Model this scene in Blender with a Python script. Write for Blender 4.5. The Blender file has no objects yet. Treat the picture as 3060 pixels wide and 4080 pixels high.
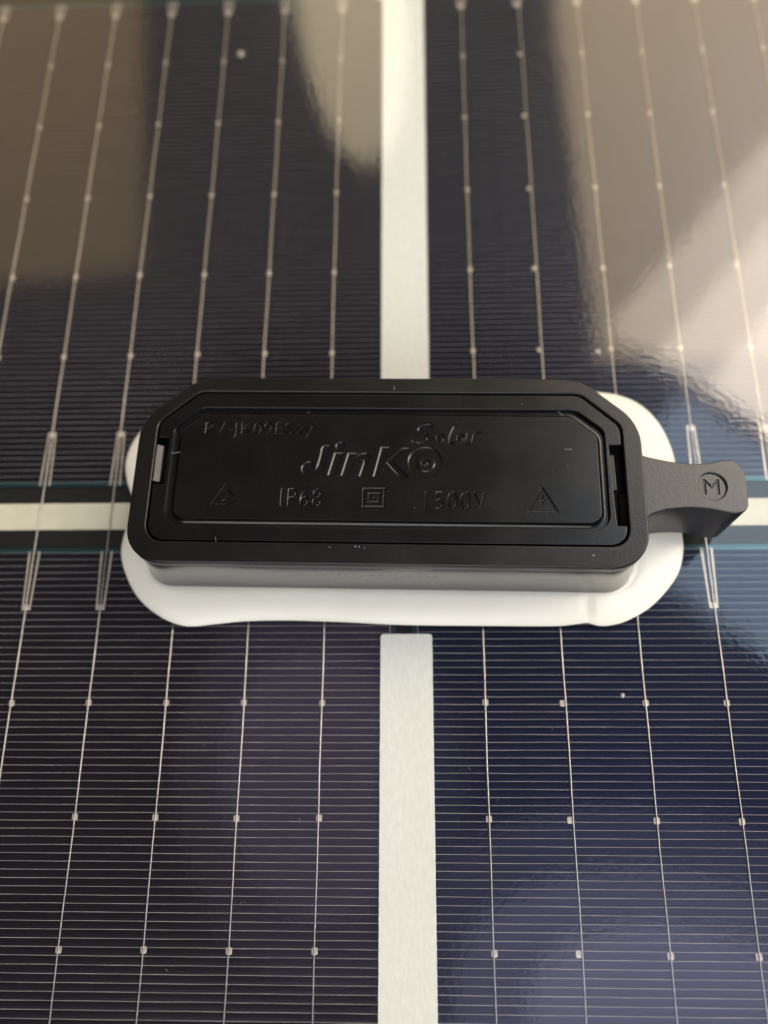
import bpy, bmesh, math, random
from mathutils import Vector, Matrix

random.seed(7)
MM = 0.001
S = bpy.context.scene
COL = S.collection

# ------------------------------------------------------------------ camera
cd = bpy.data.cameras.new("camera")
cam = bpy.data.objects.new("camera", cd)
COL.objects.link(cam)
S.camera = cam
cam.location = (0.82738 * MM, -35.2375 * MM, 123.8527 * MM)
cam.rotation_euler = (math.radians(19.7483), math.radians(2.0186), math.radians(0.2726))
cd.sensor_fit = 'HORIZONTAL'
cd.lens = 5.6
cd.sensor_width = 5.6 * 3060 / 3361.9
cd.clip_start = 0.005
cd.clip_end = 20
cd.dof.use_dof = True
cd.dof.focus_distance = 113.5 * MM
cd.dof.aperture_fstop = 1.75

# ------------------------------------------------------------------ ambient light of the hall
W = bpy.data.worlds.new("World")
S.world = W
W.use_nodes = True
bg = W.node_tree.nodes["Background"]
bg.inputs[0].default_value = (1.0, 0.96, 0.93, 1)
bg.inputs[1].default_value = 0.10

S.view_settings.view_transform = 'Standard'
S.view_settings.look = 'None'
S.view_settings.exposure = 0
S.view_settings.gamma = 1
S.cycles.use_denoising = True
S.cycles.max_bounces = 8


# ------------------------------------------------------------------ lamps: unseen sources shaped for the patches mirrored in the glass, a window behind the photographer
def lamp(name, center, sx, sy, radiance, color, rotz=0.0, shape='RECTANGLE', aim=None):
    ld = bpy.data.lights.new(name, 'AREA')
    ld.shape = shape
    ld.size = sx
    ld.size_y = sy
    area = sx * sy * (math.pi / 4 if shape == 'ELLIPSE' else 1)
    ld.energy = radiance * math.pi * area
    ld.color = color
    o = bpy.data.objects.new(name, ld)
    COL.objects.link(o)
    o.location = center
    if aim is None:
        o.rotation_euler = (0, 0, rotz)
    else:
        q = (Vector(aim) - Vector(center)).to_track_quat('-Z', 'Y')
        o.rotation_euler = q.to_euler()
    return o


HC = 0.80
lamp("reflection_lamp_warm", (0.60, 0.825, HC), 0.76, 0.65, 4.1, (1.0, 0.76, 0.47), math.radians(1.5))  # added lamp, shaped for the beige patch mirrored at upper right
# nested lamps added to grade one bright mirrored patch, their near edge running from (0.24, 0.53) to the right at 40 degrees
UX, UY = math.cos(math.radians(-40)), math.sin(math.radians(-40))
for k, (left, wid, r) in enumerate(((0.0, 0.40, 4.6), (0.07, 0.27, 5.5), (0.14, 0.15, 6.4))):
    ln = 0.95 - left
    mx_, my_ = 0.24 + UX * (left + ln / 2), 0.53 + UY * (left + ln / 2)
    lamp("reflection_lamp_bright", (mx_ - UY * wid / 2, my_ + UX * wid / 2, HC - 0.01 - 0.008 * k), ln, wid, r, (1.0, 0.86, 0.70), math.radians(-40))
lamp("reflection_lamp_cool", (0.24 + UX * 0.52 + UY * 0.110, 0.53 + UY * 0.52 - UX * 0.110, HC + 0.01), 0.80, 0.21, 3.9, (0.60, 0.79, 1.0), math.radians(-40))  # added for the bluish band mirrored to the right of the box
lamp("side_highlight_lamp", (1.30, 0.20, 0.62), 0.50, 0.55, 9.5, (1.0, 0.90, 0.78), aim=(0, 0, 0))  # unseen source at the right, sized and placed to brighten letter edges
lamp("reflection_lamp_brown", (-0.70, 0.90, HC), 0.64, 0.60, 1.25, (1.0, 0.68, 0.32), math.radians(6))  # added lamp standing in for a brown surface mirrored at upper left
lamp("reflection_lamp_narrow", (-0.090, 1.13, HC), 0.16, 0.66, 5.2, (1.0, 0.82, 0.52), math.radians(6), 'ELLIPSE')  # added lamp, shaped for the beige wedge mirrored beside the white stripe
for k, (sx, sy, r) in enumerate(((0.62, 0.40, 0.55), (0.48, 0.29, 1.0), (0.34, 0.19, 1.5))):  # stacked ellipses added to give one bluish mirrored patch soft edges
    lamp("reflection_lamp_dim", (0.27, -0.235, HC - 0.008 * k), sx, sy, r, (0.72, 0.72, 1.0), math.radians(-14), 'ELLIPSE')
for k, (sx, sy, r) in enumerate(((0.30, 0.40, 0.30), (0.20, 0.27, 0.48))):  # added lamps for a violet sheen at lower left, no real source
    lamp("reflection_lamp_violet", (-0.10, 0.0, HC - 0.008 * k), sx, sy, r, (0.80, 0.66, 1.0), math.radians(10), 'ELLIPSE')
lamp("window_light", (-0.12, -1.2, 1.05), 1.1, 0.9, 5.0, (1.0, 0.99, 0.96), aim=(0, 0, 0))


# ------------------------------------------------------------------ materials
def new_mat(name):
    m = bpy.data.materials.new(name)
    m.use_nodes = True
    nt = m.node_tree
    b = nt.nodes["Principled BSDF"]
    return m, nt, b


def objcoord(nt, scale=(1, 1, 1)):
    tc = nt.nodes.new("ShaderNodeTexCoord")
    mp = nt.nodes.new("ShaderNodeMapping")
    mp.inputs["Scale"].default_value = scale
    nt.links.new(tc.outputs["Object"], mp.inputs["Vector"])
    return mp.outputs["Vector"]


def noise(nt, vec, scale, detail=3, rough=0.55):
    n = nt.nodes.new("ShaderNodeTexNoise")
    n.inputs["Scale"].default_value = scale
    n.inputs["Detail"].default_value = detail
    n.inputs["Roughness"].default_value = rough
    nt.links.new(vec, n.inputs["Vector"])
    return n.outputs["Fac"]


def bump(nt, h, dist, strength=1.0, normal=None):
    b = nt.nodes.new("ShaderNodeBump")
    b.inputs["Strength"].default_value = strength
    b.inputs["Distance"].default_value = dist
    nt.links.new(h, b.inputs["Height"])
    if normal is not None:
        nt.links.new(normal, b.inputs["Normal"])
    return b.outputs["Normal"]


def ramp(nt, fac, stops):
    r = nt.nodes.new("ShaderNodeValToRGB")
    el = r.color_ramp.elements
    while len(el) < len(stops):
        el.new(0.5)
    for e, (p, c) in zip(el, stops):
        e.position = p
        e.color = (*c, 1) if len(c) == 3 else c
    nt.links.new(fac, r.inputs["Fac"])
    return r.outputs["Color"]


def grey(v):
    return (v, v, v)


def plastic(name, col, rough, grain_mm, grain_amp, rough_var=0.1, spec=0.5):
    m, nt, b = new_mat(name)
    v = objcoord(nt)
    n1 = noise(nt, v, 1000.0 / grain_mm, 2)
    n2 = noise(nt, v, 110, 4, 0.6)
    c = ramp(nt, n2, [(0.3, tuple(x * 0.85 for x in col)), (0.7, tuple(x * 1.2 for x in col))])
    nt.links.new(c, b.inputs["Base Color"])
    r = ramp(nt, n2, [(0.3, grey(rough - rough_var / 2)), (0.72, grey(rough + rough_var / 2))])
    nt.links.new(r, b.inputs["Roughness"])
    b.inputs["Specular IOR Level"].default_value = spec
    nt.links.new(bump(nt, n1, grain_amp * MM), b.inputs["Normal"])
    return m


M_LID = plastic("lid_plastic", (0.0028, 0.0026, 0.0024), 0.27, 0.22, 0.006, 0.08, 0.45)
M_RIM = plastic("rim_plastic", (0.0026, 0.0025, 0.0023), 0.35, 0.30, 0.020, 0.08, 0.45)
M_BASE = plastic("base_plastic", (0.022, 0.021, 0.019), 0.22, 0.35, 0.008, 0.08, 1.0)
nt = M_BASE.node_tree
nt.nodes["Principled BSDF"].inputs["Coat Weight"].default_value = 0.45
nt.nodes["Principled BSDF"].inputs["Coat Roughness"].default_value = 0.17
M_TAB = plastic("tab_plastic", (0.008, 0.0075, 0.007), 0.40, 0.26, 0.022, 0.06, 0.75)
M_INK = plastic("recess_plastic", (0.005, 0.0048, 0.0046), 0.30, 0.3, 0.004, 0.06, 0.35)
M_TUB = plastic("tub_plastic", (0.003, 0.003, 0.003), 0.6, 0.3, 0.01, 0.06, 0.1)
M_CLIP = plastic("clip_plastic", (0.016, 0.016, 0.016), 0.42, 0.22, 0.012, 0.06, 0.5)
M_SERIAL = plastic("laser_mark", (0.11, 0.105, 0.095), 0.40, 0.3, 0.004, 0.06, 0.4)
nt = M_SERIAL.node_tree
nt.nodes["Principled BSDF"].inputs["Coat Weight"].default_value = 0.45
nt.nodes["Principled BSDF"].inputs["Coat Roughness"].default_value = 0.17

# white silicone
M_SEAL, nt, b = new_mat("white_silicone")
v = objcoord(nt)
n = noise(nt, v, 130, 3)
nt.links.new(ramp(nt, n, [(0.3, (0.79, 0.77, 0.68)), (0.7, (0.84, 0.825, 0.74))]), b.inputs["Base Color"])
b.inputs["Roughness"].default_value = 0.38
b.inputs["Subsurface Weight"].default_value = 0.25
b.inputs["Subsurface Radius"].default_value = (0.0012, 0.0011, 0.0009)
b.inputs["Subsurface Scale"].default_value = 1.0
nt.links.new(bump(nt, noise(nt, objcoord(nt, (1, 2.5, 1)), 260, 2), 0.03 * MM), b.inputs["Normal"])

# white printed stripes
M_PRINT, nt, b = new_mat("white_print")
v = objcoord(nt, (1, 0.35, 1))
n = noise(nt, v, 1900, 2)
nt.links.new(ramp(nt, n, [(0.25, (0.60, 0.595, 0.56)), (0.75, (0.67, 0.665, 0.63))]), b.inputs["Base Color"])
b.inputs["Roughness"].default_value = 0.6
b.inputs["Specular IOR Level"].default_value = 0.2
nt.links.new(bump(nt, n, 0.03 * MM), b.inputs["Normal"])

M_PRINT2, nt, b = new_mat("cream_front_print")
n = noise(nt, objcoord(nt), 400, 2)
nt.links.new(ramp(nt, n, [(0.25, (0.56, 0.52, 0.41)), (0.75, (0.62, 0.58, 0.47))]), b.inputs["Base Color"])
b.inputs["Roughness"].default_value = 0.6

# dark front side seen in the gaps between the cells
M_GAP, nt, b = new_mat("gap_black")
b.inputs["Base Color"].default_value = (0.010, 0.010, 0.010, 1)
b.inputs["Roughness"].default_value = 0.5
b.inputs["Specular IOR Level"].default_value = 0.2


# silicon cells: near black with a blue anti-reflection tint in the sheen
def cell_mat(name, base, tint, phase):
    m, nt, b = new_mat(name)
    v = objcoord(nt)
    n = noise(nt, v, 45, 4, 0.6)
    nt.links.new(ramp(nt, n, [(0.3, tuple(c * 0.8 for c in base)), (0.7, tuple(c * 1.25 for c in base))]), b.inputs["Base Color"])
    b.inputs["Roughness"].default_value = 0.30
    b.inputs["IOR"].default_value = 1.36
    b.inputs["Specular Tint"].default_value = (*tint, 1)
    n2 = noise(nt, objcoord(nt, (1, 0.4, 1)), 2600, 2)
    # shallow scallop of the wafer surface between one finger and the next
    tc = nt.nodes.new("ShaderNodeTexCoord")
    sp = nt.nodes.new("ShaderNodeSeparateXYZ")
    nt.links.new(tc.outputs["Object"], sp.inputs[0])

    def op(kind, a, c=None):
        q = nt.nodes.new("ShaderNodeMath")
        q.operation = kind
        for i, w in enumerate((a, c)):
            if w is None:
                continue
            if isinstance(w, (int, float)):
                q.inputs[i].default_value = w
            else:
                nt.links.new(w, q.inputs[i])
        return q.outputs[0]
    t = op('FRACT', op('MULTIPLY', op('SUBTRACT', sp.outputs["Y"], phase * MM), 1 / (1.055 * MM)))
    h = op('SUBTRACT', t, op('MULTIPLY', op('MULTIPLY', t, t), 0.5))
    nt.links.new(bump(nt, h, 0.17 * 1.055 * MM, 1.0, bump(nt, n2, 0.012 * MM)), b.inputs["Normal"])
    return m


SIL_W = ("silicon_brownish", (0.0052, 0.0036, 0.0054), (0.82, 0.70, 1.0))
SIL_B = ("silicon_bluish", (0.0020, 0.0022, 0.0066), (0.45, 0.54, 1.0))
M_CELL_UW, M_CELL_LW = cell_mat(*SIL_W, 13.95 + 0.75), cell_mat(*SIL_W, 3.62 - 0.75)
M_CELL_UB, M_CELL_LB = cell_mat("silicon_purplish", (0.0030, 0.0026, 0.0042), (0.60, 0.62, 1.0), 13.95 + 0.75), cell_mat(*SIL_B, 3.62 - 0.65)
M_EDGE, nt, b = new_mat("cell_edge_teal")
b.inputs["Base Color"].default_value = (0.006, 0.016, 0.022, 1)
b.inputs["Roughness"].default_value = 0.4
b.inputs["IOR"].default_value = 1.7
b.inputs["Specular Tint"].default_value = (0.35, 0.9, 1.0, 1)


def metal_mat(name, c, metallic, rough, nscale=900, amp=0.02):
    m, nt, b = new_mat(name)
    v = objcoord(nt)
    n = noise(nt, v, nscale, 3)
    nt.links.new(ramp(nt, n, [(0.3, tuple(x * 0.75 for x in c)), (0.7, tuple(min(1, x * 1.2) for x in c))]), b.inputs["Base Color"])
    b.inputs["Metallic"].default_value = metallic
    b.inputs["Roughness"].default_value = rough
    nt.links.new(bump(nt, n, amp * MM), b.inputs["Normal"])
    return m


M_WIRE = metal_mat("tinned_wire", (0.56, 0.51, 0.48), 0.85, 0.28, 1400, 0.05)
M_FINGER = metal_mat("silver_finger", (0.36, 0.345, 0.36), 0.1, 0.5, 700, 0.01)
M_PAD = metal_mat("silver_pad", (0.50, 0.44, 0.38), 0.4, 0.45, 900, 0.02)
M_DUST, nt, b = new_mat("pale_dust")
b.inputs["Base Color"].default_value = (0.42, 0.40, 0.37, 1)
b.inputs["Roughness"].default_value = 0.8

# back glass: clear, with a finely pebbled surface that mirrors the hall
M_GLASS = bpy.data.materials.new("pebbled_glass")
M_GLASS.use_nodes = True
nt = M_GLASS.node_tree
nt.nodes.remove(nt.nodes["Principled BSDF"])
out = nt.nodes["Material Output"]
v = objcoord(nt)
na = noise(nt, v, 1250, 2, 0.5)
nb = noise(nt, v, 160, 2, 0.5)
nrm = bump(nt, nb, 0.004 * MM, 1.0, bump(nt, na, 0.0085 * MM))
fr = nt.nodes.new("ShaderNodeFresnel")
fr.inputs["IOR"].default_value = 1.5
nt.links.new(nrm, fr.inputs["Normal"])
# light that leaves through the face from below is not bent inside this sheet, so it never meets total reflection
gm = nt.nodes.new("ShaderNodeNewGeometry")
front = nt.nodes.new("ShaderNodeMix")
front.inputs[3].default_value = 0.05
nt.links.new(gm.outputs["Backfacing"], front.inputs[0])
nt.links.new(fr.outputs[0], front.inputs[2])
gl = nt.nodes.new("ShaderNodeBsdfGlossy")
gl.inputs["Roughness"].default_value = 0.045
gl.inputs["Color"].default_value = (1, 1, 1, 1)
smudge = noise(nt, objcoord(nt, (1, 0.6, 1)), 38, 4, 0.6)
nt.links.new(ramp(nt, smudge, [(0.40, grey(0.035)), (0.66, grey(0.085))]), gl.inputs["Roughness"])
nt.links.new(nrm, gl.inputs["Normal"])
tr = nt.nodes.new("ShaderNodeBsdfTransparent")
tr.inputs["Color"].default_value = (0.965, 0.985, 0.975, 1)
mx = nt.nodes.new("ShaderNodeMixShader")
nt.links.new(front.outputs[0], mx.inputs[0])
nt.links.new(tr.outputs[0], mx.inputs[1])
nt.links.new(gl.outputs[0], mx.inputs[2])
nt.links.new(mx.outputs[0], out.inputs["Surface"])
M_GLASS_IN = bpy.data.materials.new("glass_bonded_side")
M_GLASS_IN.use_nodes = True
nt = M_GLASS_IN.node_tree
nt.nodes.remove(nt.nodes["Principled BSDF"])
tr = nt.nodes.new("ShaderNodeBsdfTransparent")
nt.links.new(tr.outputs[0], nt.nodes["Material Output"].inputs["Surface"])


# ------------------------------------------------------------------ helpers (all lengths in millimetres)
def link(name, me, mats, parent=None, smooth=False):
    for m in (mats if isinstance(mats, (list, tuple)) else [mats]):
        me.materials.append(m)
    if smooth:
        for p in me.polygons:
            p.use_smooth = True
    o = bpy.data.objects.new(name, me)
    COL.objects.link(o)
    if parent is not None:
        o.parent = parent
    return o


def mesh(name, verts, faces):
    me = bpy.data.meshes.new(name)
    me.from_pydata([(x * MM, y * MM, z * MM) for x, y, z in verts], [], faces)
    me.update()
    return me


def bm_mesh(name, bm):
    me = bpy.data.meshes.new(name)
    bmesh.ops.recalc_face_normals(bm, faces=bm.faces[:])
    bm.to_mesh(me)
    bm.free()
    return me


def empty(name, loc=(0, 0, 0), rz=0.0, parent=None, label=None, cat=None, group=None):
    o = bpy.data.objects.new(name, None)
    o.empty_display_size = 0.005
    COL.objects.link(o)
    o.location = [c * MM for c in loc]
    o.rotation_euler = (0, 0, rz)
    if label:
        o["label"] = label
    if cat:
        o["category"] = cat
    return o


def slab(x0, x1, y0, y1, z0, z1):
    v = [(x0, y0, z0), (x1, y0, z0), (x1, y1, z0), (x0, y1, z0), (x0, y0, z1), (x1, y0, z1), (x1, y1, z1), (x0, y1, z1)]
    f = [(0, 3, 2, 1), (4, 5, 6, 7), (0, 1, 5, 4), (1, 2, 6, 5), (2, 3, 7, 6), (3, 0, 4, 7)]
    return v, f


def rounded(corners, seg=8):
    """closed outline from (x, y, radius) corners, each corner filleted"""
    pts = []
    n = len(corners)
    for i in range(n):
        p0 = Vector(corners[i - 1][:2]); p1 = Vector(corners[i][:2]); p2 = Vector(corners[(i + 1) % n][:2])
        r = corners[i][2]
        a = (p0 - p1).normalized(); c = (p2 - p1).normalized()
        if r <= 0:
            pts.append((p1.x, p1.y)); continue
        ang = a.angle(c)
        d = r / math.tan(ang / 2)
        s = p1 + a * d; e = p1 + c * d
        bis = (a + c).normalized()
        ctr = p1 + bis * (r / math.sin(ang / 2))
        va = s - ctr; vb = e - ctr
        t = va.angle_signed(vb)
        for k in range(seg + 1):
            u = -t * k / seg
            q = Vector((va.x * math.cos(u) - va.y * math.sin(u), va.x * math.sin(u) + va.y * math.cos(u)))
            pts.append((ctr.x + q.x, ctr.y + q.y))
    return pts


def catmull(pts, sub=6, closed=True):
    res = []
    n = len(pts)
    rng = range(n if closed else n - 1)
    for i in rng:
        g = (lambda k: Vector(pts[k % n])) if closed else (lambda k: Vector(pts[max(0, min(n - 1, k))]))
        p0, p1, p2, p3 = g(i - 1), g(i), g(i + 1), g(i + 2)
        for k in range(sub):
            t = k / sub
            q = 0.5 * ((2 * p1) + (p2 - p0) * t + (2 * p0 - 5 * p1 + 4 * p2 - p3) * t * t + (3 * p1 - p0 - 3 * p2 + p3) * t ** 3)
            res.append(tuple(q))
    if not closed:
        res.append(tuple(pts[-1]))
    return res


def circle(cx, cy, rx, ry=None, n=32):
    ry = rx if ry is None else ry
    return [(cx + rx * math.cos(2 * math.pi * k / n), cy + ry * math.sin(2 * math.pi * k / n)) for k in range(n)]


def stroke(pts, w, taper=True):
    """outline of a pen stroke of width w along a polyline"""
    P = [Vector(p) for p in pts]
    L, Rr = [], []
    n = len(P)
    for i, p in enumerate(P):
        t = (P[min(i + 1, n - 1)] - P[max(i - 1, 0)]).normalized()
        nn = Vector((-t.y, t.x))
        ww = w / 2 * (0.55 if taper and i in (0, n - 1) else 1)
        L.append(tuple(p + nn * ww)); Rr.append(tuple(p - nn * ww))
    return L + Rr[::-1]


def filled(contours, z0, z1, bevel=0.0, res=2):
    """solid from outlines (even-odd, so inner outlines are holes) between z0 and z1, edges bevelled; returns a mesh"""
    cu = bpy.data.curves.new("outline", 'CURVE')
    cu.dimensions = '2D'
    cu.fill_mode = 'BOTH'
    for c in contours:
        sp = cu.splines.new('POLY')
        sp.points.add(len(c) - 1)
        for p, q in zip(sp.points, c):
            p.co = (q[0], q[1], 0, 1)
        sp.use_cyclic_u = True
    cu.extrude = (z1 - z0) / 2 - bevel
    cu.bevel_depth = bevel
    cu.bevel_resolution = res
    cu.offset = -bevel
    tmp = bpy.data.objects.new("outline", cu)
    COL.objects.link(tmp)
    dg = bpy.context.evaluated_depsgraph_get()
    me = bpy.data.meshes.new_from_object(tmp.evaluated_get(dg))
    bpy.data.objects.remove(tmp)
    bpy.data.curves.remove(cu)
    me.materials.clear()
    me.transform(Matrix.Diagonal((MM, MM, MM, 1)) @ Matrix.Translation((0, 0, (z0 + z1) / 2)))
    return me


def join(name, meshes, weld=True):
    bm = bmesh.new()
    for m in meshes:
        bm.from_mesh(m)
    if weld:
        bmesh.ops.remove_doubles(bm, verts=bm.verts[:], dist=1e-7)
    me = bpy.data.meshes.new(name)
    bm.to_mesh(me)
    bm.free()
    for m in meshes:
        bpy.data.meshes.remove(m)
    return me


def autosmooth(me, deg=14):
    for p in me.polygons:
        p.use_smooth = True
    me.set_sharp_from_angle(angle=math.radians(deg))


def text_outlines(s, x0, x1, y0, y1, shear=0.0, spacing=1.0, bold=0.022):
    """outlines of a word fitted to a box"""
    cu = bpy.data.curves.new("word", 'FONT')
    cu.body = s
    cu.shear = shear
    cu.space_character = spacing
    cu.resolution_u = 3
    cu.offset = bold
    tmp = bpy.data.objects.new("word", cu)
    COL.objects.link(tmp)
    dg = bpy.context.evaluated_depsgraph_get()
    c2 = tmp.to_curve(dg)
    polys = []
    for sp in c2.splines:
        pts = []
        if sp.type == 'BEZIER':
            bp = sp.bezier_points
            for i in range(len(bp)):
                a, c = bp[i], bp[(i + 1) % len(bp)]
                straight = a.handle_right_type == 'VECTOR' and c.handle_left_type == 'VECTOR'
                steps = 1 if straight else 4
                for k in range(steps):
                    t = k / steps; u = 1 - t
                    q = a.co * u ** 3 + a.handle_right * 3 * u * u * t + c.handle_left * 3 * u * t * t + c.co * t ** 3
                    pts.append((q.x, q.y))
        else:
            pts = [(p.co.x, p.co.y) for p in sp.points]
        clean = []
        for p in pts:
            if not clean or (abs(p[0] - clean[-1][0]) + abs(p[1] - clean[-1][1])) > 1e-4:
                clean.append(p)
        if len(clean) > 2:
            polys.append(clean)
    tmp.to_curve_clear()
    bpy.data.objects.remove(tmp)
    bpy.data.curves.remove(cu)
    xs = [p[0] for c in polys for p in c]; ys = [p[1] for c in polys for p in c]
    fx = (x1 - x0) / (max(xs) - min(xs)); fy = (y1 - y0) / (max(ys) - min(ys))
    return [[(x0 + (p[0] - min(xs)) * fx, y0 + (p[1] - min(ys)) * fy) for p in c] for c in polys]


# ------------------------------------------------------------------ solar panel
ZG = 1.5                                        # glass surface above the cells
panel = empty("solar_panel", (0, 0, 0),
              label="glass solar panel of dark cells with white printed stripes and thin silver wires", cat="solar panel")

vv, ff = slab(-103, 103, -103, 124, 0.52, ZG)
me = mesh("back_glass", vv, ff)
g = link("back_glass", me, [M_GLASS, M_GLASS_IN], panel)
for i, p in enumerate(me.polygons):
    p.material_index = 0 if i == 1 else 1

vv, ff = slab(-103, 103, -103, 124, -1.2, -0.32)
link("front_sheet", mesh("front_sheet", vv, ff), M_GAP, panel)

YT, YB = 13.95, 3.62                             # edges of the gap between upper and lower cells
XL, XR = -1.93, 0.52                             # edges of the gap between left and right cells
PITCH = 11.4
COLS_L = [-12.58 - PITCH * k for k in range(8)]
COLS_R = [10.96 + PITCH * k for k in range(8)]
cells = {}
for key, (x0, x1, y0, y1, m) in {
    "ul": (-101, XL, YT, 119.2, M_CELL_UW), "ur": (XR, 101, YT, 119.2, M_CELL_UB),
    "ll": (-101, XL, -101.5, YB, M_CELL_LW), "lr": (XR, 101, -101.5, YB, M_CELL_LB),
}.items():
    e = 0.85
    pts_o = [(x0, y0), (x1, y0), (x1, y1), (x0, y1)]
    if key == "ul":
        pts_o = [(x0, y0), (x1, y0), (x1, y1 - 2.2), (x1 - 2.2, y1), (x0, y1)]
    if key == "ur":
        pts_o = [(x0, y0), (x1, y0), (x1, y1), (x0 + 2.2, y1), (x0, y1 - 2.2)]
    n = len(pts_o)
    cx = (x0 + x1) / 2; cy = (y0 + y1) / 2
    inner = [(p[0] + (e if p[0] < cx else -e), p[1] + (e if p[1] < cy else -e)) for p in pts_o]
    vv = [(p[0], p[1], -0.16) for p in pts_o] + [(p[0], p[1], 0) for p in pts_o] + [(p[0], p[1], 0) for p in inner]
    ff = [tuple(range(n))[::-1], tuple(range(2 * n, 3 * n))]
    for k in range(n):
        j = (k + 1) % n
        ff.append((k, j, n + j, n + k))
        ff.append((n + k, n + j, 2 * n + j, 2 * n + k))
    me = mesh("cell", vv, ff)
    o = link("cell", me, [m, M_EDGE], panel)
    for i, p in enumerate(me.polygons):
        p.material_index = 0 if i == 1 else 1
    cells[key] = o

# silver fingers, one thin ridge each
FP = 1.055
VARIANTS = []


def finger_mesh(length, seed):
    rnd = random.Random(seed)
    nseg = 30
    vv, ff = [], []
    hw = 0.028
    a = [rnd.uniform(0, 6.28) for _ in range(3)]
    for k in range(nseg + 1):
        x = length * k / nseg
        dy = 0.012 * math.sin(x * 0.33 + a[0]) + 0.009 * math.sin(x * 1.3 + a[1]) + rnd.uniform(-0.008, 0.008)
        w = hw * rnd.uniform(0.8, 1.2)
        vv += [(x, dy - w, 0.001), (x, dy, 0.022), (x, dy + w, 0.001)]
    for k in range(nseg):
        i = 3 * k
        ff += [(i, i + 3, i + 4, i + 1), (i + 1, i + 4, i + 5, i + 2)]
    me = mesh("finger", vv, ff)
    me.materials.append(M_FINGER)
    return me


FM = {}
for s, ln in ((-1, 101 + XL - 0.8), (1, 101 - XR - 0.8)):
    FM[s] = [finger_mesh(ln, 10 * k + s) for k in range(6)]


def place_fingers(key, s, ys):
    for i, y in enumerate(ys):
        o = bpy.data.objects.new("finger", FM[s][(i * 5 + i // 7) % 6])
        COL.objects.link(o)
        o.parent = cells[key]
        o.location = ((-101 + 0.0 if s < 0 else XR + 0.8) * MM, (y + random.uniform(-0.015, 0.015)) * MM, 0)


for key, s in (("ll", -1), ("lr", 1)):
    off = 0.0 if s < 0 else -0.1
    place_fingers(key, s, [YB - 0.75 - off - FP * k for k in range(66)])
for key, s in (("ul", -1), ("ur", 1)):
    place_fingers(key, s, [YT + 0.75 + FP * k for k in range(80)])
    # the last rows towards the far edge, too blurred to pick apart
    bm = bmesh.new()
    for k in range(80, 99):
        m2 = FM[s][k % 6].copy()
        m2.transform(Matrix.Translation(((-101 if s < 0 else XR + 0.8) * MM, (YT + 0.75 + FP * k) * MM, 0)))
        bm.from_mesh(m2)
        bpy.data.meshes.remove(m2)
    me = bpy.data.meshes.new("finger_lines")
    bm.to_mesh(me); bm.free()
    o = link("finger_lines", me, M_FINGER, cells[key])
    o["kind"] = "stuff"

# edge line along the inner cell edges (next to the vertical gap)
for key, x, s in (("ll", XL - 0.85, -1), ("lr", XR + 0.85, 1), ("ul", XL - 0.85, -1), ("ur", XR + 0.85, 1)):
    y0, y1 = ((-101, YB - 0.75) if key[0] == "l" else (YT + 0.75, 117))
    vv, ff = slab(x - 0.05, x + 0.05, y0, y1, 0.001, 0.026)
    link("edge_line", mesh("edge_line", vv, ff), M_FINGER, cells[key])

# solder pads and forked pads
pad_me = filled([rounded([(-0.41, -0.45, 0.2), (0.41, -0.45, 0.2), (0.41, 0.45, 0.2), (-0.41, 0.45, 0.2)], 3)], 0.002, 0.06, 0.02, 1)
pad_me.materials.append(M_PAD)


def fork_mesh(length, sgn):
    # pad bar plus two prongs that spread towards the cell edge
    c = [[(-0.68, -0.42), (0.68, -0.42), (0.68, 0.42), (-0.68, 0.42)],
         [(-0.68, 0.42), (-0.42, 0.42), (-0.62, length), (-0.92, length)],
         [(0.42, 0.42), (0.68, 0.42), (0.92, length), (0.62, length)]]
    if sgn < 0:
        c = [[(x, -y) for x, y in p][::-1] for p in c]
    me = join("solder_fork", [filled([p], 0.002, 0.05) for p in c], False)
    me.materials.append(M_PAD)
    return me


fork_up = fork_mesh(9.0, -1)       # above the gap: prongs run down to the gap
fork_dn = fork_mesh(8.9, 1)
fork_far = fork_mesh(3.4, 1)
for side, cols in ((-1, COLS_L), (1, COLS_R)):
    for ci, x in enumerate(cols):
        dx0 = -0.32 if (side > 0 and ci == 1) else 0.0
        for y in (37.7, 53.7, 70.7, 87.4, 102.6, -20.0, -35.8, -52.3, -68.8):
            o = bpy.data.objects.new("solder_pad", pad_me)
            COL.objects.link(o)
            o.parent = cells[("u" if y > 0 else "l") + ("l" if side < 0 else "r")]
            o.location = ((x + dx0 + random.uniform(-0.06, 0.06)) * MM, (y + random.uniform(-0.1, 0.1)) * MM, 0)
        for y, m2 in ((23.1, fork_up), (-5.8, fork_dn), (115.4, fork_far)):
            o = bpy.data.objects.new("solder_fork", m2)
            COL.objects.link(o)
            o.parent = cells[("u" if y > 0 else "l") + ("l" if side < 0 else "r")]
            o.location = ((x + dx0) * MM, y * MM, 0)

# round tinned wires
def wire_mesh(seed):
    rnd = random.Random(seed)
    y0, y1, nn, ns = -101, 119, 150, 8
    a, b2 = rnd.uniform(0, 6.28), rnd.uniform(0, 6.28)
    vv, ff = [], []
    for k in range(nn + 1):
        y = y0 + (y1 - y0) * k / nn
        dx = 0.05 * math.sin(y * 0.06 + a) + 0.03 * math.sin(y * 0.25 + b2) + rnd.uniform(-0.012, 0.012)
        r = 0.105
        zc = 0.175 + rnd.uniform(-0.008, 0.008)
        for q in range(ns):
            t = 2 * math.pi * q / ns
            vv.append((dx + r * math.cos(t), y, zc + r * math.sin(t)))
    for k in range(nn):
        for q in range(ns):
            j = (q + 1) % ns
            ff.append((k * ns + q, k * ns + j, (k + 1) * ns + j, (k + 1) * ns + q))
    return mesh("busbar_wire", vv, ff)


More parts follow.
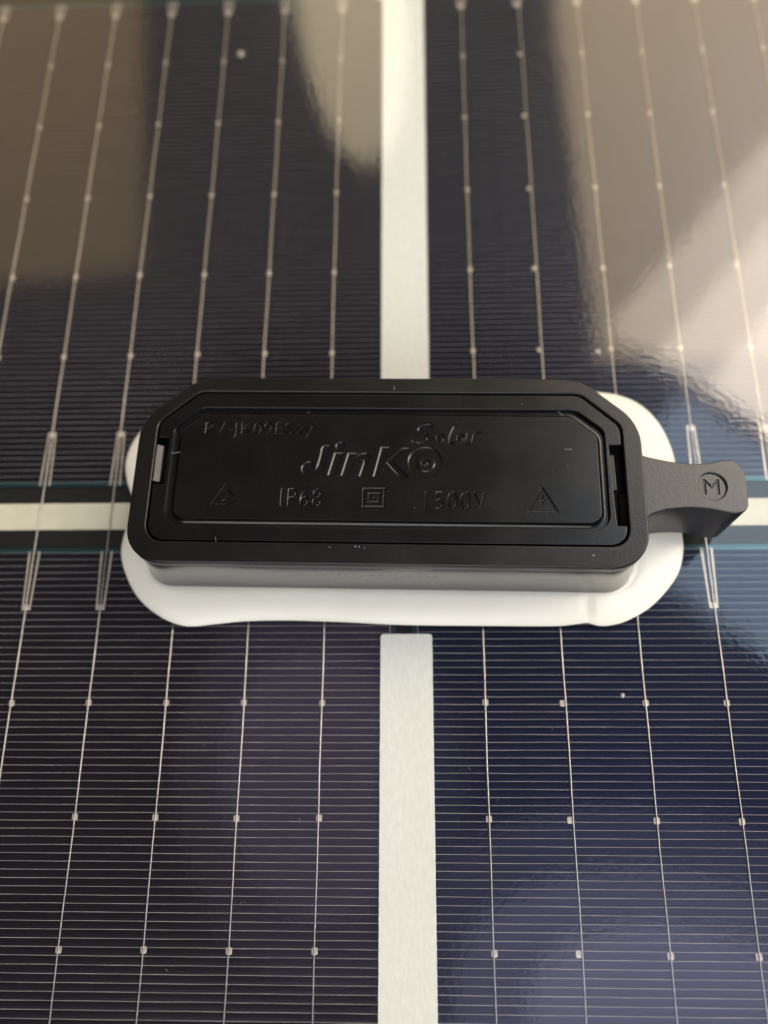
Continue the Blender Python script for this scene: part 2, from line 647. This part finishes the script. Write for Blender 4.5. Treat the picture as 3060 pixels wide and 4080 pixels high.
for side, cols in ((-1, COLS_L), (1, COLS_R)):
    for ci, x in enumerate(cols):
        o = link("busbar_wire", wire_mesh(100 * ci + side), M_WIRE, panel, True)
        o.location = (x * MM, 0, 0)


# white stripes, edges slightly wavy from the screen print
def wavy(pts, amp, step, seed):
    rnd = random.Random(seed)
    res = []
    n = len(pts)
    for i in range(n):
        a, c = Vector(pts[i]), Vector(pts[(i + 1) % n])
        k = max(1, int((c - a).length / step))
        for q in range(k):
            p = a.lerp(c, q / k)
            res.append((p.x + rnd.uniform(-amp, amp), p.y + rnd.uniform(-amp, amp)))
    return res


SX0, SX1 = -4.15, 3.47
lower = rounded([(SX0, -102, 0), (SX1, -102, 0), (SX1, -10.1, 0.5), (SX0, -10.1, 0.5)], 4)
link("white_stripe", filled([wavy(lower, 0.022, 0.4, 1)], 0.43, 0.50), M_PRINT, panel)
upper = [(SX0 - 0.15, 30.5), (SX1 + 0.1, 30.5), (SX1 + 0.1, 123), (SX0 - 2.9, 123), (SX0 - 2.9, 119.4), (SX0 - 2.3, 118.3), (SX0 - 0.5, 117.2), (SX0 - 0.35, 116.6)]
link("white_stripe", filled([wavy(upper, 0.02, 0.5, 2)], 0.43, 0.50), M_PRINT, panel)
for x0, x1, sd in ((-102, -34.5, 3), (45.2, 102, 4)):
    st = rounded([(x0, 6.75, 0.6), (x1, 6.75, 0.6), (x1, 11.15, 0.6), (x0, 11.15, 0.6)], 4)
    link("white_stripe", filled([wavy(st, 0.02, 0.5, sd)], -0.31, -0.24), M_PRINT2, panel)

# stray blobs of solder on the cells
for key, x, y, r in (("lr", 30.6, -19.0, 0.36), ("ur", 31.6, 37.2, 0.42), ("ul", -32.2, 104.5, 0.75)):
    bm = bmesh.new()
    bmesh.ops.create_icosphere(bm, subdivisions=2, radius=r * MM)
    for vtx in bm.verts:
        vtx.co.z *= 0.35
        vtx.co.x *= 1 + 0.25 * math.sin(vtx.co.y * 3000 + x)
    o = link("solder_blob", bm_mesh("solder_blob", bm), M_PAD, cells[key], True)
    o.location = (x * MM, y * MM, 0.05 * MM)

# ------------------------------------------------------------------ sealant bead round the junction box
BOX_O = (-2.9, 10.6)
BOX_A = math.radians(-1.15)


def w2b(x, y):
    c, s = math.cos(BOX_A), math.sin(BOX_A)
    x -= BOX_O[0]; y -= BOX_O[1]
    return (c * x + s * y, -s * x + c * y)


seal_pts = [(-43.3, 11.6), (-44.3, 14.1), (-44.9, 17.6), (-43.9, 21.4), (-41.2, 25.0), (-37, 28.2), (-30, 29.8), (-15, 29.4), (0, 29.0), (15, 29.0), (27, 29.2),
            (34.6, 28.0), (38.9, 24.6), (41.2, 19.0), (41.7, 12.0), (41.3, 5.2), (41.2, 2.4), (40.2, -1.0), (38.1, -3.9), (35.2, -6.6), (31.7, -8.5), (29.2, -9.15),
            (27.5, -9.15), (26.2, -8.75), (24.6, -8.9), (21.4, -9.2), (12, -9.15), (-0.85, -8.97), (-10, -8.5), (-18, -8.25), (-24.2, -8.35), (-28.5, -8.75), (-33.0, -9.05),
            (-37.0, -7.6), (-40.6, -4.7), (-43.0, -0.8), (-44.0, 2.6), (-43.7, 6.0), (-42.9, 8.8)]
NS = 360
sc = catmull([w2b(*p) for p in seal_pts], 12)


def resample(pts, n):
    P = [Vector(p) for p in pts]
    L = [0]
    for i in range(len(P)):
        L.append(L[-1] + (P[(i + 1) % len(P)] - P[i]).length)
    res = []
    j = 0
    for k in range(n):
        t = L[-1] * k / n
        while L[j + 1] < t:
            j += 1
        u = (t - L[j]) / max(1e-9, L[j + 1] - L[j])
        res.append(P[j].lerp(P[(j + 1) % len(P)], u))
    return res


outer = resample(sc, NS)
foot = resample(rounded([(-35.5, -13.6, 3.0), (35.8, -14.0, 3.0), (35.8, 6.5, 3), (28.2, 13.4, 3), (-28.2, 13.4, 3), (-35.5, 6.5, 3)], 10), 900)
rings = 16
vv, ff = [], []
for k, p in enumerate(outer):
    q = min(foot, key=lambda f: (f - p).length_squared)
    q = q + (q - p).normalized() * 0.7
    nz = 0.12 * math.sin(k * 0.11) + 0.08 * math.sin(k * 0.29 + 1.0)
    crease = math.exp(-((p.x - 29.2) / 0.7) ** 2) if p.y < -15 else 0
    for r in range(rings + 1):
        t = r / rings                                     # 0 outside, 1 at the wall
        h = 1.75 * (1 - (1 - t) ** 2.0) ** 0.75 - 0.28 * math.exp(-((t - 0.80) / 0.07) ** 2) - 1.45 * max(0, t - 0.87) / 0.13
        h = h * (1 + 0.07 * nz) - 0.45 * crease * math.sin(math.pi * min(1, t * 1.2))
        x = p.x + (q.x - p.x) * t; y = p.y + (q.y - p.y) * t
        vv.append((x, y, ZG + max(0.0, h)))
for k in range(NS):
    j = (k + 1) % NS
    for r in range(rings):
        ff.append((k * (rings + 1) + r, k * (rings + 1) + r + 1, j * (rings + 1) + r + 1, j * (rings + 1) + r))
me = mesh("sealant_bead", vv, ff)
bm = bmesh.new(); bm.from_mesh(me); bmesh.ops.recalc_face_normals(bm, faces=bm.faces[:]); bm.to_mesh(me); bm.free()
if me.polygons[0].normal.z < 0:
    me.flip_normals()
seal = link("sealant_bead", me, M_SEAL, None, True)
seal.location = (BOX_O[0] * MM, BOX_O[1] * MM, 0)
seal.rotation_euler = (0, 0, BOX_A)
seal["label"] = "thick bead of white silicone sealant squeezed out round the black box"
seal["category"] = "sealant"

# ------------------------------------------------------------------ junction box
box = empty("junction_box", (BOX_O[0], BOX_O[1], ZG), BOX_A,
            label="black plastic junction box with engraved lid and a short side tab, set in white sealant", cat="junction box")
ZO = -ZG                                           # the parts below give heights above the cells


def bpart(name, me, mat, parent=None, deg=14):
    autosmooth(me, deg)
    o = link(name, me, mat, parent or box)
    if parent is None:
        o.location = (0, 0, ZO * MM)
    return o


H = 15.0
SEG = 10


def octo(x, yf, yb, cx, cy, rf, rb):
    """box outline: rounded front corners, chamfered back corners"""
    return rounded([(-x, yf, rf), (x, yf, rf), (x, yb - cy, rb), (x - cx, yb, rb), (-x + cx, yb, rb), (-x, yb - cy, rb)], SEG)


# base: a slightly flared tub with rounded corners
levels = [(1.5, 36.2, -14.75, 14.2, 3.4), (3.4, 36.0, -14.52, 14.1, 3.4), (5.5, 35.75, -14.30, 13.9, 3.5), (9.0, 35.5, -14.12, 13.7, 3.6), (12.4, 35.25, -14.0, 13.5, 3.8), (13.15, 35.1, -13.8, 13.4, 3.8)]
vv, ff = [], []
for z, x, yf, yb, rf in levels:
    L = octo(x, yf, yb, 8.0, 6.9, rf + 0.8, 6.6)
    nL = len(L)
    vv += [(p[0], p[1], z) for p in L]
for i in range(len(levels) - 1):
    for k in range(nL):
        j = (k + 1) % nL
        ff.append((i * nL + k, i * nL + j, (i + 1) * nL + j, (i + 1) * nL + k))
ff.append(tuple(range(nL))[::-1])
ff.append(tuple(range((len(levels) - 1) * nL, len(levels) * nL)))
me = mesh("base", vv, ff)
b_o = bpart("base", me, [M_BASE, M_TUB])
me.polygons[len(me.polygons) - 1].material_index = 1

# lid outline with a notch for the clip on each short side
LX, LYF, LYB = 32.75, -11.05, 11.35


def lid_outline():
    base = rounded([(-LX, LYF, 2.2), (LX, LYF, 2.2)], SEG) if False else None
    c = [(-LX, LYF, 2.3), (LX, LYF, 2.3),
         (LX, -8.3, 0.12), (31.45, -8.3, 0.12), (31.05, 3.65, 0.12), (LX, 3.65, 0.12),
         (LX, LYB - 4.9, 2.3), (LX - 5.5, LYB, 2.3), (-LX + 5.5, LYB, 2.3), (-LX, LYB - 4.9, 2.3),
         (-LX, 4.3, 0.12), (-31.2, 4.3, 0.12), (-31.2, -2.9, 0.12), (-LX, -2.9, 0.12)]
    return rounded(c, 5)


# rim: the raised frame the lid sits in
rim_out = octo(35.6, -14.3, 13.95, 8.1, 6.9, 5.0, 7.0)
rim_in = octo(33.0, -11.28, 11.58, 5.6, 5.0, 2.5, 2.4)
bpart("rim", filled([rim_out, rim_in], 12.9, H, 0.22, 3), M_RIM)

# ---- lettering outlines, in box millimetres
from_photo = {"sx": 1.0}


def q4(px, py):
    """maps the tracing of the logo (taken flat) to the lid"""
    u = (px - 340) / (993 - 340); w_ = (py - 320) / (548 - 320)
    return (-9.14 + u * 12.52 - 0.0 * w_, 3.22 - w_ * 4.68)


logo = [
    ("letter", [[q4(*p) for p in catmull([(340, 318), (322, 395), (305, 465), (293, 486), (286, 455), (262, 438), (235, 436), (205, 452), (190, 485), (198, 522), (225, 543), (270, 548), (320, 540), (352, 510), (372, 465), (390, 395), (408, 320)], 3)]]),
    ("letter", [[q4(*p) for p in circle(472, 322, 38, 37, 20)], [q4(*p) for p in [(430, 366), (498, 368), (450, 546), (385, 542)]]]),
    ("letter", [[q4(*p) for p in [(530, 368), (600, 370), (596, 388), (615, 374), (640, 368), (668, 371), (686, 384), (693, 405), (688, 435), (657, 546), (615, 546), (645, 440), (643, 422), (632, 412), (612, 412), (594, 424), (582, 446), (552, 546), (482, 544)]]]),
    ("letter", [[q4(*p) for p in [(772, 320), (838, 322), (780, 549), (718, 548)]], [q4(*p) for p in [(925, 328), (993, 326), (868, 436), (985, 552), (915, 552), (808, 438)]]]),
    ("letter", [[q4(*p) for p in circle(1098, 437, 128, 118, 40)], [q4(*p) for p in circle(1103, 440, 60, 57, 28)], [q4(*p) for p in circle(1103, 440, 34, 32, 20)], [q4(*p) for p in circle(1101, 440, 14, 13, 12)]]),
]


def sol(pts, w, sub=4):
    return stroke([q4(*p) for p in catmull(pts, sub, False)], w * 1.22)


script = [
    ("letter", [sol([(1158, 178), (1140, 160), (1105, 155), (1065, 172), (1050, 198), (1075, 220), (1110, 236), (1118, 260), (1095, 284), (1050, 296), (1012, 290), (1010, 272)], 0.34)]),
    ("letter", [[q4(*p) for p in circle(1212, 257, 36, 38, 20)], [q4(*p) for p in circle(1214, 256, 17, 22, 14)]]),
    ("letter", [sol([(1330, 162), (1312, 172), (1288, 225), (1276, 275), (1288, 298), (1315, 284)], 0.30)]),
    ("letter", [[q4(*p) for p in circle(1360, 256, 32, 36, 20)], [q4(*p) for p in circle(1361, 255, 14, 20, 14)], sol([(1412, 212), (1402, 250), (1396, 285), (1412, 298), (1428, 286)], 0.26)]),
    ("letter", [sol([(1444, 296), (1452, 258), (1460, 232), (1474, 216), (1494, 210), (1508, 222)], 0.28)]),
]


def ring_poly(pts, w):
    P = [Vector(p) for p in pts]
    c = sum(P, Vector((0, 0))) / len(P)
    inner = []
    n = len(P)
    for i in range(n):
        a = (P[i - 1] - P[i]).normalized(); b3 = (P[(i + 1) % n] - P[i]).normalized()
        bis = (a + b3).normalized()
        sinh = math.sin(a.angle(b3) / 2)
        inner.append(tuple(P[i] + bis * (w / sinh)))
    return [list(pts), inner]


marks = [
    ("code", text_outlines("PV-JK09ESxy", -26.2, -10.6, 4.3, 6.95, 0, 1.12, 0.04)),
    ("lettering", text_outlines("IP68", -14.65, -8.85, -6.02, -3.2, 0, 1.15, 0.035)),
    ("lettering", text_outlines("1500V", 5.45, 14.0, -6.32, -3.45, 0, 1.12, 0.035)),
    ("symbol", ring_poly([(-3.25, -6.1), (0.0, -6.1), (0.0, -3.05), (-3.25, -3.05)], 0.36) + ring_poly([(-2.47, -5.37), (-0.78, -5.37), (-0.78, -3.78), (-2.47, -3.78)], 0.32)
     + [[(-1.75, -4.72), (-1.45, -4.72), (-1.45, -4.4), (-1.75, -4.4)]]),
    ("symbol", ring_poly([(19.4, -6.5), (23.8, -6.5), (21.6, -2.6)], 0.30) + [[(21.78, -3.7), (21.2, -4.85), (21.55, -4.85), (21.42, -5.7), (21.98, -4.6), (21.62, -4.6)]]),
    ("symbol", [[(-24.5, -5.9), (-22.4, -2.3), (-22.15, -2.45), (-23.95, -5.75)],
                [(-22.3, -3.45), (-21.25, -4.75), (-21.55, -4.95), (-22.75, -5.05), (-22.8, -5.3), (-21.1, -5.05), (-20.95, -4.7), (-22.15, -3.3)],
                [(-23.6, -5.62), (-22.6, -5.72), (-20.9, -5.45), (-20.9, -5.55), (-22.6, -5.95), (-23.7, -5.85)]]),
]
groups = logo + script + marks
holes = [c for _, cs in groups for c in cs]

plateau_out = rounded([(-29.5, -7.95, 1.7), (29.5, -7.95, 1.7), (29.5, 5.0, 1.6), (26.0, 8.0, 1.6), (-26.0, 8.0, 1.6), (-29.5, 5.0, 1.6)], SEG)
groove_out = rounded([(-30.6, -9.0, 2.4), (30.6, -9.0, 2.4), (30.6, 5.9, 2.0), (26.7, 9.1, 2.0), (-26.7, 9.1, 2.0), (-30.6, 5.9, 2.0)], SEG)
ZL = 14.82
ring_me = filled([lid_outline(), groove_out], 13.7, ZL, 0.10, 2)
floor_me = filled([rounded([(-31.0, -10, 1.5), (31.0, -10, 1.5), (31.0, 9, 3), (27, 10, 2), (-27, 10, 2), (-31.0, 9, 3)], 4)], 13.2, 14.16)
plat_me = filled([plateau_out], 14.0, ZL + 0.02, 0.07, 2)


def engrave(me, cutters):
    """cuts the sloped-sided letter shapes into a plate"""
    o = bpy.data.objects.new("plate", me)
    COL.objects.link(o)
    cut = bpy.data.objects.new("cutter", join("cutter", cutters, False))
    COL.objects.link(cut)
    md = o.modifiers.new("cut", 'BOOLEAN')
    md.operation = 'DIFFERENCE'
    md.solver = 'EXACT'
    md.use_self = True
    md.object = cut
    dg = bpy.context.evaluated_depsgraph_get()
    res = bpy.data.meshes.new_from_object(o.evaluated_get(dg))
    for x in (o, cut):
        m0 = x.data
        bpy.data.objects.remove(x)
        bpy.data.meshes.remove(m0)
    res.materials.clear()
    return res


cutters = []
for nm, cs in groups:
    m2 = filled(cs, -0.50, 0.50, {"letter": 0.20, "lettering": 0.13, "code": 0.085, "symbol": 0.10}[nm], 0)
    m2.transform(Matrix.Translation((0, 0, (ZL + 0.02) * MM)) @ Matrix.Diagonal((1, 1, 0.55, 1)))
    cutters.append(m2)
plat_me = engrave(plat_me, cutters)
# soften the outer shoulder of the plateau with an extra sloped skirt
sk_v, sk_f = [], []
PO = plateau_out
prof = [(0.0, ZL - 0.06), (-0.02, ZL - 0.12), (0.10, ZL - 0.30), (0.28, ZL - 0.50), (0.5, ZL - 0.64), (0.8, ZL - 0.68)]
np_ = len(PO)
for off, z in prof:
    for k in range(np_):
        a = Vector(PO[k - 1]); c = Vector(PO[(k + 1) % np_])
        t = (c - a).normalized(); nn = Vector((t.y, -t.x))
        sk_v.append((PO[k][0] + nn.x * (off - 0.02), PO[k][1] + nn.y * (off - 0.02), z))
for i in range(len(prof) - 1):
    for k in range(np_):
        j = (k + 1) % np_
        sk_f.append((i * np_ + k, i * np_ + j, (i + 1) * np_ + j, (i + 1) * np_ + k)[::-1])
skirt_me = mesh("skirt", sk_v, sk_f)
lid = bpart("lid", join("lid", [ring_me, floor_me, plat_me, skirt_me], False), M_LID)
for nm, cs in groups:
    m2 = filled(cs, 14.3, 14.55)
    bpart("lettering" if nm == "code" else nm, m2, M_INK, lid)

# clips that hold the lid, seen in the notches
vv = [(-33.2, -2.3, 12.9), (-31.9, -2.3, 12.9), (-32.1, -2.3, 14.15), (-32.85, -2.3, 14.6), (-33.2, -2.3, 14.6),
      (-33.2, 3.22, 12.9), (-31.9, 3.22, 12.9), (-32.1, 3.22, 14.15), (-32.85, 3.22, 14.6), (-33.2, 3.22, 14.6)]
ff = [(0, 1, 2, 3, 4), (9, 8, 7, 6, 5), (1, 0, 5, 6), (2, 1, 6, 7), (3, 2, 7, 8), (4, 3, 8, 9), (0, 4, 9, 5)]
me = mesh("clip", vv, ff); me.flip_normals()
bpart("clip", me, M_CLIP, deg=20)
vv = [(33.2, -7.9, 12.9), (32.0, -7.9, 12.9), (32.3, -7.9, 13.6), (33.2, -7.9, 13.9),
      (33.2, -3.2, 12.9), (32.0, -3.2, 12.9), (32.3, -3.2, 13.6), (33.2, -3.2, 13.9)]
ff = [(3, 2, 1, 0), (4, 5, 6, 7), (0, 1, 5, 4), (1, 2, 6, 5), (2, 3, 7, 6), (3, 0, 4, 7)]
bpart("clip", mesh("clip", vv, ff), M_TUB, deg=20)
me = filled([rounded([(31.0, -3.0, 0.1), (31.85, -3.0, 0.1), (31.75, 2.3, 0.1), (31.0, 2.3, 0.1)], 2)], 13.0, 14.45, 0.08, 2)
bpart("clip", me, M_RIM)

# side tab with a round M mark
tab_pts = [(34.2, 2.75), (36, 2.2), (37.8, 1.75), (39.6, 1.40), (41.2, 1.18), (42.8, 1.09), (44.5, 1.2), (46.1, 1.53), (47.2, 1.72), (48.1, 1.6), (48.9, 1.0), (49.35, 0.1), (49.5, -1),
           (49.5, -4.2), (49.35, -5.2), (48.7, -5.95), (47.6, -6.2), (46.2, -5.97), (44.6, -5.63), (43, -5.46), (41, -5.45), (38.4, -5.75), (36.5, -6.35), (34.2, -7.0)]
to = catmull(tab_pts, 4)[:-4] + [tab_pts[-1]]
mc = (44.85, -2.25)
body_me = filled([to, circle(mc[0], mc[1], 1.92, 1.98, 40)], 3.6, 14.5, 0.2, 3)
M_out = text_outlines("M", mc[0] - 1.12, mc[0] + 1.05, mc[1] - 1.12, mc[1] + 1.12)
disc_me = filled([circle(mc[0], mc[1], 2.05, 2.1, 40)] + M_out, 13.2, 14.2, 0.04, 1)
plug_me = filled([circle(mc[0], mc[1], 2.0, 2.05, 24)], 5, 13.9)
tab = bpart("tab", join("tab", [body_me, disc_me, plug_me], False), M_TAB)
bpart("letter", filled(M_out, 13.8, 14.02), M_INK, tab)

# faint laser-marked serial number on the front wall
ser = text_outlines("Y240705068JS2426FZ68", -13.6, 7.4, 0, 1.45, 0, 1.12)
me = filled(ser, 0, 0.012)
slope = math.atan2(0.60, 9.0)
me.transform(Matrix.Translation((0, -14.165 * MM, 7.6 * MM)) @ Matrix.Rotation(math.pi / 2 - math.atan2(0.18, 5.6), 4, 'X'))
bpart("serial_number", me, M_SERIAL)

# ------------------------------------------------------------------ dust and lint
bm = bmesh.new()


def fibre(pts, r=0.035):
    r *= 0.7
    P = [Vector(p) for p in catmull(pts, 5, False)]
    prev = None
    for i, p in enumerate(P):
        t = (P[min(i + 1, len(P) - 1)] - P[max(i - 1, 0)]).normalized()
        up = Vector((0, 0, 1)); sd = t.cross(up).normalized(); u2 = sd.cross(t)
        ring = [bm.verts.new((p + (sd * math.cos(a) + u2 * math.sin(a)) * r) * MM) for a in (0, 2.09, 4.19)]
        if prev:
            for k in range(3):
                bm.faces.new((prev[k], prev[(k + 1) % 3], ring[(k + 1) % 3], ring[k]))
        prev = ring


def speck(x, y, z, r):
    mt = Matrix.Translation((x * MM, y * MM, z * MM)) @ Matrix.Diagonal((1, random.uniform(0.5, 1), 0.6, 1)) @ Matrix.Rotation(random.uniform(0, 3), 4, 'Z')
    bmesh.ops.create_icosphere(bm, subdivisions=1, radius=r * MM, matrix=mt)


zl = ZL + 0.06
fibre([(-30.7, 1.9, zl), (-30.3, 1.75, zl + 0.1), (-29.9, 1.85, zl + 0.1), (-29.4, 1.95, zl)], 0.03)
fibre([(24.2, 8.9, zl), (24.5, 8.5, zl), (24.9, 8.1, zl)], 0.03)
fibre([(24.9, 3.0, zl), (25.4, 2.9, zl), (25.9, 2.95, zl)], 0.035)
fibre([(0.9, 11.9, H + 0.03), (0.85, 12.2, H + 0.1), (0.9, 12.6, H + 0.03)], 0.03)
fibre([(-23.2, -10.6, zl), (-23.0, -11.3, zl), (-22.9, -11.7, H)], 0.03)
fibre([(9.0, -15.2, 3.9), (9.4, -14.95, 4.5), (10.4, -14.8, 4.6), (10.8, -14.9, 4.0)], 0.03)
fibre([(21.5, -15.3, 3.9), (21.9, -15.0, 4.4), (22.4, -14.9, 4.4)], 0.03)
for x, y, z, r in ((28.0, -12.6, H + 0.02, 0.12), (27.9, -12.45, H + 0.02, 0.06), (-11.5, 8.7, 14.2, 0.07), (-7.4, -11.9, H, 0.09), (-3.9, -11.75, H, 0.10), (-3.4, -11.8, H, 0.09), (-2.7, -11.95, H, 0.07),
                   (19.2, 9.9, zl - 0.05, 0.05), (14.4, 4.9, zl, 0.04), (25.1, 0.6, zl, 0.04), (20.0, 2.4, zl, 0.04), (4.0, -6.0, zl, 0.06), (-20, 3.3, zl, 0.03), (23, -0.5, zl, 0.03)):
    speck(x, y, z, r)
for _ in range(30):
    speck(random.uniform(-34, 34), random.uniform(-13, 13), H + 0.02, random.uniform(0.012, 0.03))
dust = link("dust", bm_mesh("dust", bm), M_DUST)
dust.location = (BOX_O[0] * MM, BOX_O[1] * MM, 0)
dust.rotation_euler = (0, 0, BOX_A)
dust["kind"] = "stuff"
dust["label"] = "pale dust specks and short lint fibres on the black lid"
dust["category"] = "dust"

# lint on the glass in front of the box
bm = bmesh.new()
for x, y in ((8.5, -29.4), (-22.5, -46.5), (-22.0, -46.2), (-31.5, -54.5), (-29, -26), (-40, -16), (24, -40.5), (12, -33), (-15, -36), (52, -51), (20, -24), (38, -31)):
    a = random.uniform(0, 6.28); l = random.uniform(0.25, 0.55)
    fibre([(x, y, ZG + 0.03), (x + l * 0.5 * math.cos(a) + 0.08, y + l * 0.5 * math.sin(a), ZG + 0.08), (x + l * math.cos(a), y + l * math.sin(a), ZG + 0.03)], 0.02)
lint = link("lint", bm_mesh("lint", bm), M_DUST)
lint["kind"] = "stuff"
lint["label"] = "tiny lint fibres lying on the glass in front of the box"
lint["category"] = "lint"
